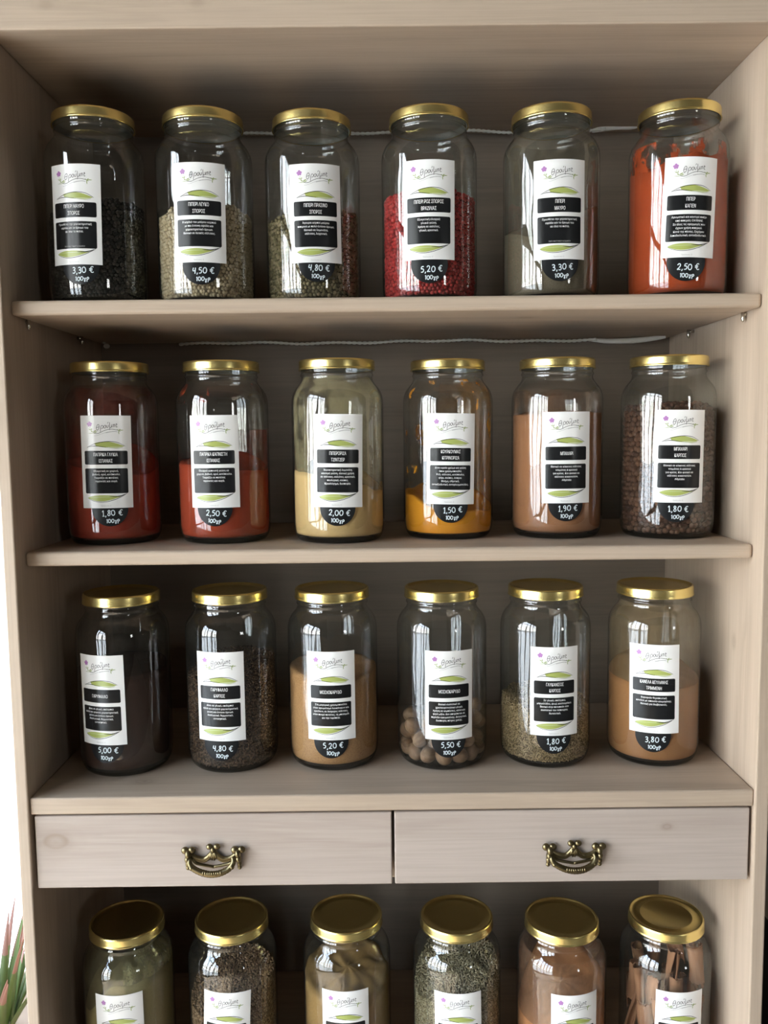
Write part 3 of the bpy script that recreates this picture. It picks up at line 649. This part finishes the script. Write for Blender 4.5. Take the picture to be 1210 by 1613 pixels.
JAR_LABEL = [
 ['gold-lidded jar of black peppercorns at the left end of the top shelf', 'gold-lidded glass jar half full of pale white peppercorns on the top shelf', 'gold-lidded glass jar of dull green peppercorns on the top shelf', 'gold-lidded glass jar of bright pink-red peppercorns on the top shelf', 'hazy gold-lidded glass jar of ground grey-brown pepper on the top shelf', 'gold-lidded glass jar of bright orange-red cayenne powder on the top shelf'],
 ['gold-lidded jar of dark red paprika priced 1,80, left end of second shelf', 'gold-lidded jar of brick-red smoked paprika priced 2,50 on the second shelf', 'dusty gold-lidded jar of pale beige ginger powder priced 2,00', 'gold-lidded jar with a low layer of orange turmeric priced 1,50', 'gold-lidded jar of reddish-brown ground allspice priced 1,90', 'gold-lidded jar of round brown allspice berries, right end of second shelf'],
 ['gold-lidded jar of near-black ground cloves priced 5,00 on the third shelf', 'gold-lidded jar of dark whole cloves priced 4,80 on the third shelf', 'gold-lidded jar of light brown ground nutmeg priced 5,20 on the third shelf', 'gold-lidded jar holding whole nutmegs at its bottom, priced 5,50', 'gold-lidded jar of greenish-tan aniseed priced 1,80 on the third shelf', 'gold-lidded jar of tan ground cinnamon, right end of third shelf'],
 ['gold-lidded jar dusted with olive-green herb powder below the left drawer, leftmost below the drawers', 'gold-lidded jar of coarse brown seeds, second jar in row below the drawers', 'gold-lidded jar of mustard-brown powder, third jar in row below the drawers', 'gold-lidded jar of greenish cumin-like seeds, fourth jar in row below the drawers', 'gold-lidded jar of sloping terracotta powder, fifth jar in row below the drawers', 'gold-lidded jar of broken cinnamon bark, right end below the drawers']]
GROUP = ['spice jars on the top shelf', 'spice jars on the second shelf', 'spice jars on the third shelf', 'spice jars below the drawers']
def jar(i, j):
    loc = (JX[i][j], JY[i][j], ZS[i])
    r = empty('spice_jar', loc); tag(r, JAR_LABEL[i][j], 'jar', GROUP[i])
    # the jar turns so that its own front faces the photographer, as measured
    g = bpy.data.objects.new('glass_body', G_MESH_DATA); COL.objects.link(g); g.parent = r
    l = bpy.data.objects.new('lid', L_DATA[1 if (i, j) in ((3, 5),) else 0]); COL.objects.link(l); l.parent = r; l['label'] = 'gold screw lid'
    jit = random.Random(i*10+j)
    if i < 3:
        t, b, f = TEXT[i][j]; make_label(r, *LAB[i][j], t, b, f)['label'] = 'white printed paper label'; make_sticker(r, *STK[i][j], PRICE[i][j], jit)['label'] = 'round black price sticker with white handwriting'
    else: make_label(r, *LAB[i][j], (), [])
    return r
for i in range(4):
    for j in range(6): jar(i, j)

# ------------------------------------------------------------------ what is in the jars
def at(i, j): return (JX[i][j], JY[i][j], ZS[i])
def powder(i, j, name, label, keys, centre, col, noise=.001, speck=None, amt=.25, scale=900, dusts=()):
    fn = heap_fn(keys, centre, noise, i*10+j); V, F = heap_mesh(name, fn, None)
    o = np_mesh(name, [(V, F, 0)], [powder_mat(name+'_grain', col, speck, amt, scale)], at(i, j)); tag(o, label, 'spice', kind='stuff')
    for d in dusts: dust(o, dust_mat(name+'_dust', d.get('col', col), d['lo'], d['hi'], d.get('mx', .85), d.get('scale', (30, 30, 16)), i*6+j+d.get('seed', 0)), d['z0'], d['z1'], d.get('t0', -180), d.get('t1', 180))
    return o
def seeds(i, j, name, label, keys, centre, size, shape, c1, c2, c3, sub=2, noise=.002, dens=1.0, core=None, rough=.6):
    fn = heap_fn(keys, centre, noise, i*10+j); V, F = heap_mesh(name, lambda t, r: fn(t, r)-size*.6, None, inset=size*1.0)
    gV, gF = grains(fn, size, shape, sub, i*10+j, dens=dens)
    o = np_mesh(name, [(V, F, 0), (gV, gF, 1)], [powder_mat(name+'_core', core or tuple(.35*q_ for q_ in c2), None, .3, 500), grain_mat(name+'_skin', c1, c2, c3, rough)], at(i, j))
    return tag(o, label, 'spice', kind='stuff')
seeds(0, 0, 'black_peppercorns', 'black peppercorns in the jar priced 3,30 at the left end of the top shelf', {-60: .090, 0: .100, 47: .107, 180: .10}, .104, .0021, (1, 1, .95), (.010, .008, .007), (.022, .018, .014), (.045, .036, .028), rough=.85)
seeds(0, 1, 'white_peppercorns', 'pale white peppercorns in the jar priced 4,50', {-68: .091, -20: .096, 44: .101, 74: .096, 180: .104}, .104, .00205, (1, 1, 1), (.46, .36, .22), (.55, .45, .30), (.38, .29, .17), core=(.28, .22, .14))
seeds(0, 2, 'green_peppercorns', 'dull green peppercorns in the top shelf jar priced 4,80', {-57: .089, 0: .093, 49: .097, 180: .1}, .098, .0022, (1, 1, .95), (.12, .10, .05), (.20, .16, .08), (.27, .21, .12))
seeds(0, 3, 'pink_peppercorns', 'bright pink-red peppercorns in the top shelf jar priced 5,20', {-69: .111, 0: .114, 43: .110, 180: .114}, .116, .0023, (1, 1, 1), (.36, .022, .022), (.48, .045, .04), (.22, .012, .014), rough=.4)
powder(0, 4, 'ground_pepper', 'ground grey-brown pepper heaped in the hazy top shelf jar priced 3,30', {-78: .074, -30: .066, 0: .078, 60: .10, 180: .10}, .085, (.155, .125, .083), speck=(.07, .055, .04), amt=.5,
       dusts=(dict(lo=.2, hi=.62, mx=.42, z0=.06, z1=.178, col=(.15, .128, .09)),))
powder(0, 5, 'cayenne_powder', 'bright orange-red cayenne powder in the jar at the right end of top shelf', {-103: .137, -60: .131, -35: .136, 0: .142, 39: .144, 180: .14}, .146, (.43, .066, .017), noise=.003, amt=.2,
       dusts=(dict(lo=.50, hi=.57, mx=.9, z0=.12, z1=.160, scale=(60, 60, 40)), dict(lo=.55, hi=.75, mx=.5, z0=.14, z1=.182, seed=3)))
powder(1, 0, 'sweet_paprika', 'dark red sweet paprika in the left end jar of the second shelf', {-90: .094, -41: .088, 20: .078, 62: .077, 180: .11}, .085, (.34, .040, .021), amt=.3,
       dusts=(dict(lo=.35, hi=.65, mx=.55, z0=.07, z1=.175, col=(.22, .03, .018)),))
powder(1, 1, 'smoked_paprika', 'brick-red smoked paprika in the second shelf jar priced 2,50', {-66: .088, -20: .087, 30: .08, 84: .080, 180: .1}, .088, (.42, .058, .022), amt=.25,
       dusts=(dict(lo=.35, hi=.6, mx=.5, z0=.075, z1=.125, t0=15, t1=150, col=(.30, .05, .025)), dict(lo=.58, hi=.64, mx=.8, z0=.155, z1=.176, seed=5)))
powder(1, 2, 'ginger_powder', 'pale beige ginger powder in the dusty jar priced 2,00', {-95: .070, -72: .079, -50: .078, 0: .07, 38: .064, 60: .056, 80: .054, 180: .08}, .07, (.74, .50, .22), noise=.0015, amt=.15,
       dusts=(dict(lo=.46, hi=.56, mx=.38, z0=.05, z1=.182, col=(.50, .42, .23), scale=(26, 26, 20)), dict(lo=.30, hi=.62, mx=.42, z0=.045, z1=.18, t0=30, t1=200, col=(.5, .43, .26), seed=2)))
powder(1, 3, 'turmeric_powder', 'low sloping layer of orange turmeric in the jar priced 1,50', {-94: .053, -60: .047, -20: .036, 20: .033, 64: .031, 180: .06}, .04, (.86, .34, .022), noise=.0015, amt=.15,
       dusts=(dict(lo=.36, hi=.62, mx=.34, z0=.03, z1=.178, t0=50, t1=190, col=(.52, .24, .05)), dict(lo=.60, hi=.66, mx=.7, z0=.05, z1=.182, seed=4, scale=(50, 50, 30))))
powder(1, 4, 'ground_allspice', 'reddish-brown ground allspice in the second shelf jar priced 1,90', {-74: .137, 0: .137, 90: .139, 180: .143}, .142, (.37, .165, .078), amt=.25,
       dusts=(dict(lo=.4, hi=.7, mx=.35, z0=.13, z1=.165),))
seeds(1, 5, 'allspice_berries', 'round brown allspice berries in the right end jar of the second shelf', {-87: .140, 0: .138, 60: .142, 180: .145}, .148, .0033, (1, 1, .96), (.085, .036, .019), (.125, .058, .032), (.05, .022, .013))
powder(2, 0, 'ground_cloves', 'near-black ground cloves in the left end jar of third shelf', {-60: .115, 44: .113, 180: .118}, .118, (.040, .017, .011), amt=.3,
       dusts=(dict(lo=.35, hi=.7, mx=.3, z0=.11, z1=.175, col=(.035, .02, .014)),))
seeds(2, 1, 'whole_cloves', 'dark whole cloves in the third shelf jar priced 4,80', {-62: .102, 0: .112, 50: .122, 180: .12}, .12, .0013, (.8, .8, 2.4), (.030, .015, .009), (.070, .036, .019), (.15, .085, .045), sub=1, dens=.95)
powder(2, 2, 'ground_nutmeg', 'light brown ground nutmeg in the third shelf jar priced 5,20', {-71: .110, -20: .106, 25: .099, 50: .104, 77: .108, 180: .112}, .108, (.50, .27, .115), speck=(.2, .10, .05), amt=.45, scale=700)
seeds(2, 4, 'aniseed', 'greenish-tan aniseed in the third shelf jar priced 1,80', {-68: .070, 0: .062, 53: .060, 180: .074}, .068, .00125, (.7, .7, 2.0), (.21, .145, .07), (.31, .215, .105), (.42, .30, .165), sub=1, dens=1.0)
powder(2, 5, 'ground_cinnamon', 'tan ground cinnamon in the right end jar of the third shelf', {-84: .096, 0: .090, 65: .091, 180: .113}, .101, (.36, .165, .063), amt=.15,
       dusts=(dict(lo=.2, hi=.6, mx=.32, z0=.09, z1=.182, col=(.36, .25, .13)),))
powder(3, 0, 'herb_powder', 'olive-green herb powder in the leftmost jar below the drawers', {-70: .105, -51: .110, 0: .15, 60: .152, 180: .155}, .152, (.33, .27, .12), amt=.3,
       dusts=(dict(lo=.42, hi=.56, mx=.8, z0=.145, z1=.182, t0=10, t1=130, col=(.45, .41, .22)), dict(lo=.2, hi=.7, mx=.5, z0=.1, z1=.182, col=(.30, .26, .14))))
seeds(3, 1, 'brown_seeds', 'coarse brown seeds in the second jar below the drawers', {-50: .101, 0: .118, 60: .131, 180: .14}, .13, .0014, (1, 1, 1.3), (.14, .075, .035), (.22, .13, .065), (.30, .19, .10), sub=1)
powder(3, 2, 'mustard_brown_powder', 'mustard-brown powder in the third jar below the drawers', {-66: .127, -30: .120, 0: .121, 64: .124, 180: .142}, .132, (.33, .195, .07), noise=.003, amt=.3)
seeds(3, 3, 'greenish_seeds', 'greenish thin seeds in the fourth jar below the drawers', {-70: .112, 0: .125, 60: .14, 180: .163}, .145, .0012, (.7, .7, 2.6), (.20, .16, .085), (.31, .26, .15), (.42, .36, .24), sub=1)
powder(3, 4, 'terracotta_powder', 'sloping terracotta spice powder in the fifth jar below the drawers', {-101: .092, -40: .086, 0: .09, 60: .12, 180: .15}, .12, (.50, .215, .09), noise=.002, amt=.2,
       dusts=(dict(lo=.3, hi=.65, mx=.5, z0=.09, z1=.17, col=(.25, .13, .075)),))
# nutmegs: one built, the rest copied
def nutmeg_data():
    mb = MB(); n = 26; prof = []
    for i in range(15):
        t = math.pi*i/14
        for k in range(n):
            a = 2*math.pi*k/n; rr = 1+.018*math.sin(9*a+2.5*math.cos(t))+.012*math.sin(14*a+5*t)
            mb.v.append((.0087*math.sin(t)*math.cos(a)*rr, .0087*math.sin(t)*math.sin(a)*rr, .0106*math.cos(t)))
    for i in range(14):
        for k in range(n): k2 = (k+1) % n; mb.f.append((i*n+k, (i+1)*n+k, (i+1)*n+k2, i*n+k2)); mb.m.append(0)
    g = NT('nutmeg_shell'); tc = g.n('TexCoord'); mp = g.n('Mapping'); mp.inputs['Scale'].default_value = (260, 260, 60); g.l(tc.outputs['Object'], mp.inputs[0])
    nz = g.n('TexNoise', i_Scale=1, i_Detail=3); g.l(mp.outputs[0], nz.inputs[0]); oi = g.n('ObjectInfo')
    c = mixc(g, ramp(g, nz.outputs[0], ((.35, (0, 0, 0)), (.68, (1, 1, 1)))), (.19, .10, .05), (.32, .195, .105))
    c = mixc(g, math_(g, 'MULTIPLY', oi.outputs['Random'], .45), c, (.19, .11, .06))
    b = g.n('BsdfPrincipled'); g.l(c, b.inputs['Base Color']); b.inputs['Roughness'].default_value = .65
    return mb, g.surf(b.outputs[0])
nmb, nmat = nutmeg_data()
gN = np.random.default_rng(3); RN = .0096; NN = 62
P = np.stack([gN.uniform(-.035, .035, NN), gN.uniform(-.035, .035, NN), gN.uniform(.02, .16, NN)], 1)
for it in range(900):
    P[:, 2] -= .0004 if it < 800 else .0001
    P[:, 0] += .00003; 
    for _ in range(3):
        d = P[:, None]-P[None]; L = np.linalg.norm(d, axis=2)+np.eye(NN); ov = np.clip(2*RN*.985-L, 0, None)*(1-np.eye(NN)); P += (d/L[..., None]*ov[..., None]).sum(1)*.35
        r = np.hypot(P[:, 0], P[:, 1]); k = np.minimum(1, (.0495-RN)/np.maximum(r, 1e-6)); P[:, 0] *= k; P[:, 1] *= k; P[:, 2] = np.maximum(P[:, 2], .0045+RN)
first = None
for p in P:
    if first is None: o = first = nmb.build('nutmeg', nmat)
    else: o = first.copy(); COL.objects.link(o)
    o.location = Vector(at(2, 3))+Vector(p); o.rotation_euler = gN.uniform(0, 6.28, 3)
    tag(o, 'whole brown nutmeg lying in the jar priced 5,50', 'nutmeg', 'nutmegs in the jar')
# cinnamon bark pieces
bark = NT('cinnamon_bark'); tc = bark.n('TexCoord'); mp = bark.n('Mapping'); mp.inputs['Scale'].default_value = (300, 300, 40); bark.l(tc.outputs['Object'], mp.inputs[0])
nz = bark.n('TexNoise', i_Scale=1, i_Detail=3); bark.l(mp.outputs[0], nz.inputs[0]); bb = bark.n('BsdfPrincipled'); bark.l(mixc(bark, nz.outputs[0], (.27, .12, .055), (.44, .22, .115)), bb.inputs['Base Color']); bb.inputs['Roughness'].default_value = .8
bark_m = bark.surf(bb.outputs[0])
def bark_data(r, ln, arc, seed):
    g = np.random.default_rng(seed); mb = MB(); n, L = 14, 7; th = .0011
    for s, rr in ((0, r), (1, r-th)):
        for i in range(L):
            z = (i/(L-1)-.5)*ln
            for k in range(n):
                a = math.radians(arc)*(k/(n-1)-.5)*(1+.06*math.sin(i*1.3+seed)); q_ = rr*(1-.25*abs(k/(n-1)-.5)*(arc > 250))*(1+.05*math.sin(3*a+i*.8+seed))
                zz = z+(g.uniform(-.0015, .0015) if i in (0, L-1) else 0)
                mb.v.append((q_*math.sin(a), -q_*math.cos(a)+r*.4, zz))
    o = n*L
    for i in range(L-1):
        for k in range(n-1): b = i*n+k; mb.f += [(b, b+1, b+n+1, b+n), (o+b, o+b+n, o+b+n+1, o+b+1)]
    for i in range(L-1):
        for k in (0, n-1): b = i*n+k; mb.f.append((b, b+n, o+b+n, o+b))
    for k in range(n-1):
        for i in (0, L-1): b = i*n+k; mb.f.append((b, o+b, o+b+1, b+1))
    mb.m = [0]*len(mb.f); return mb
protos = []
gC = np.random.default_rng(5)
for k in range(30):
    kind = k % 5
    if k < 5: o = bark_data((.0075, .009, .006, .010, .007)[kind], (.055, .042, .06, .035, .048)[kind], (320, 200, 300, 150, 240)[kind], k).build('cinnamon_stick', bark_m); protos.append(o)
    else: o = protos[kind].copy(); COL.objects.link(o)
    lay = k//10; ang = 2*math.pi*(k % 10)/10+lay*.3+gC.uniform(-.12, .12); rad = .036 if k % 10 else .008
    z = (.040, .088, .135)[lay]+gC.uniform(-.006, .006)
    if lay == 2: z = .128+.014*math.sin(ang)+gC.uniform(-.006, .006)
    o.location = Vector(at(3, 5))+Vector((rad*math.sin(ang), -rad*math.cos(ang), z))
    o.rotation_euler = (gC.uniform(-.25, .25), gC.uniform(-.25, .25), gC.uniform(0, 6.28))
    tag(o, 'broken curl of cinnamon bark in the right end jar below the drawers', 'cinnamon stick', 'cinnamon bark in the jar')

# ------------------------------------------------------------------ light strings along the back of the two upper bays
def strip(label, pts, x0, x1, zc, y, bits):
    root = empty('light_string', (x0, y, zc)); tag(root, label, 'light string')
    mb = MB(); n = 240; path = [(x-x0, .0015*math.sin(x*40), .0010*math.sin(x*23)+.0008*math.sin(x*71)) for x in np.linspace(x0, x1, n)]
    mb.tube(path, [[.0013, .0022, .0022][i % 3] for i in range(n)], 8); mb.build('cable', M['cable'], root)
    for b in bits:
        m = MB(); p = spline([(x-x0, yy, zz) for x, yy, zz in b[0]], 5); m.tube(p, [b[1]*(.35+.65*math.sin(math.pi*(.12+.76*i/(len(p)-1)))) for i in range(len(p))], 8, sq=.5); m.build('connector', M['plastic'], root)
strip('clear beaded light string with white connector behind the top shelf jars', None, -.23, .285, .3475+Z0, .275,
      [([(.268, 0, -.0005), (.283, -.001, .002), (.30, 0, .0045), (.318, 0, .004), (.332, 0, .007)], .0040)])
strip('beaded light string with long white tail behind the second shelf jars', None, -.27, .275, .0825+Z0, .270,
      [([(.268, 0, 0), (.29, 0, -.002), (.32, 0, -.002), (.345, 0, 0), (.366, 0, .0028)], .0036)])
clip = MB(); clip.ball((0, 0, 0), (.0042, .003, .0032)); clip.ball((-.003, 0, .0045), (.002, .002, .0016)); o = clip.build('cable_clip', M['plastic'], loc=(-.3635, .268, .0838+Z0-.003))
tag(o, 'small white cable clip under the top shelf at the left back', 'clip')

# ------------------------------------------------------------------ beside the cabinet
pot = empty('potted_plant', (-.535, .22, .46)); tag(pot, 'spiky green plant with reddish tips in a pot by the bright window', 'plant')
mb = MB(); mb.lathe([(0, 0), (.075, 0), (.082, .02), (.098, .145), (.108, .150), (.108, .172), (.100, .174), (.097, .160), (0, .158)], 48)
mb.build('pot', plain('brown_clay_pot', (.34, .23, .16), .8), pot)
leaf_m = [plain('green_leaf', (.14, .19, .06), .5), plain('reddish_leaf_tip', (.34, .17, .13), .5)]
gL = np.random.default_rng(11)
for k in range(34):
    ang = 2*math.pi*k/34+gL.uniform(-.2, .2); ln = gL.uniform(.12, .225); lean = gL.uniform(.08, .55); w = gL.uniform(.005, .009); n = 12; mb = MB()
    for i in range(n+1):
        t = i/n; rad = .02+ln*(lean*t+.5*lean*t*t); z = .155+ln*(t-.18*lean*t*t); ww = w*(1-t**1.6)*(.55+.45*min(1, 4*t))+.0003
        c = Vector((min(rad*math.cos(ang), .118+.004*t), rad*math.sin(ang), z)); sd = Vector((-math.sin(ang), math.cos(ang), 0))
        mb.v += [tuple(c-sd*ww+Vector((0, 0, ww*.5))), tuple(c), tuple(c+sd*ww+Vector((0, 0, ww*.5)))]
        mb.v += [tuple(Vector(mb.v[-3])-Vector((0, 0, .0008))), tuple(Vector(mb.v[-2])-Vector((0, 0, .0008))), tuple(Vector(mb.v[-1])-Vector((0, 0, .0008)))]
    for i in range(n):
        b = i*6
        for a0, a1 in ((0, 1), (1, 2), (2, 5), (5, 4), (4, 3), (3, 0)): mb.f.append((b+a0, b+a1, b+6+a1, b+6+a0)); mb.m.append(1 if i > 6 else 0)
    mb.build('leaf', leaf_m, pot)
cnt = empty('side_counter', (.78, .2, 0)); tag(cnt, 'dark grey counter with a pale top standing right of the cabinet', 'counter')
board('counter_body', -.34, .40, -.16, .14, 0, Z0-.585, plain('slate_grey_paint', (.06, .062, .06), .6), cnt)
board('counter_top', -.36, .42, -.19, .15, Z0-.585, Z0-.552, plain('pale_worktop', (.7, .66, .6), .4), cnt)
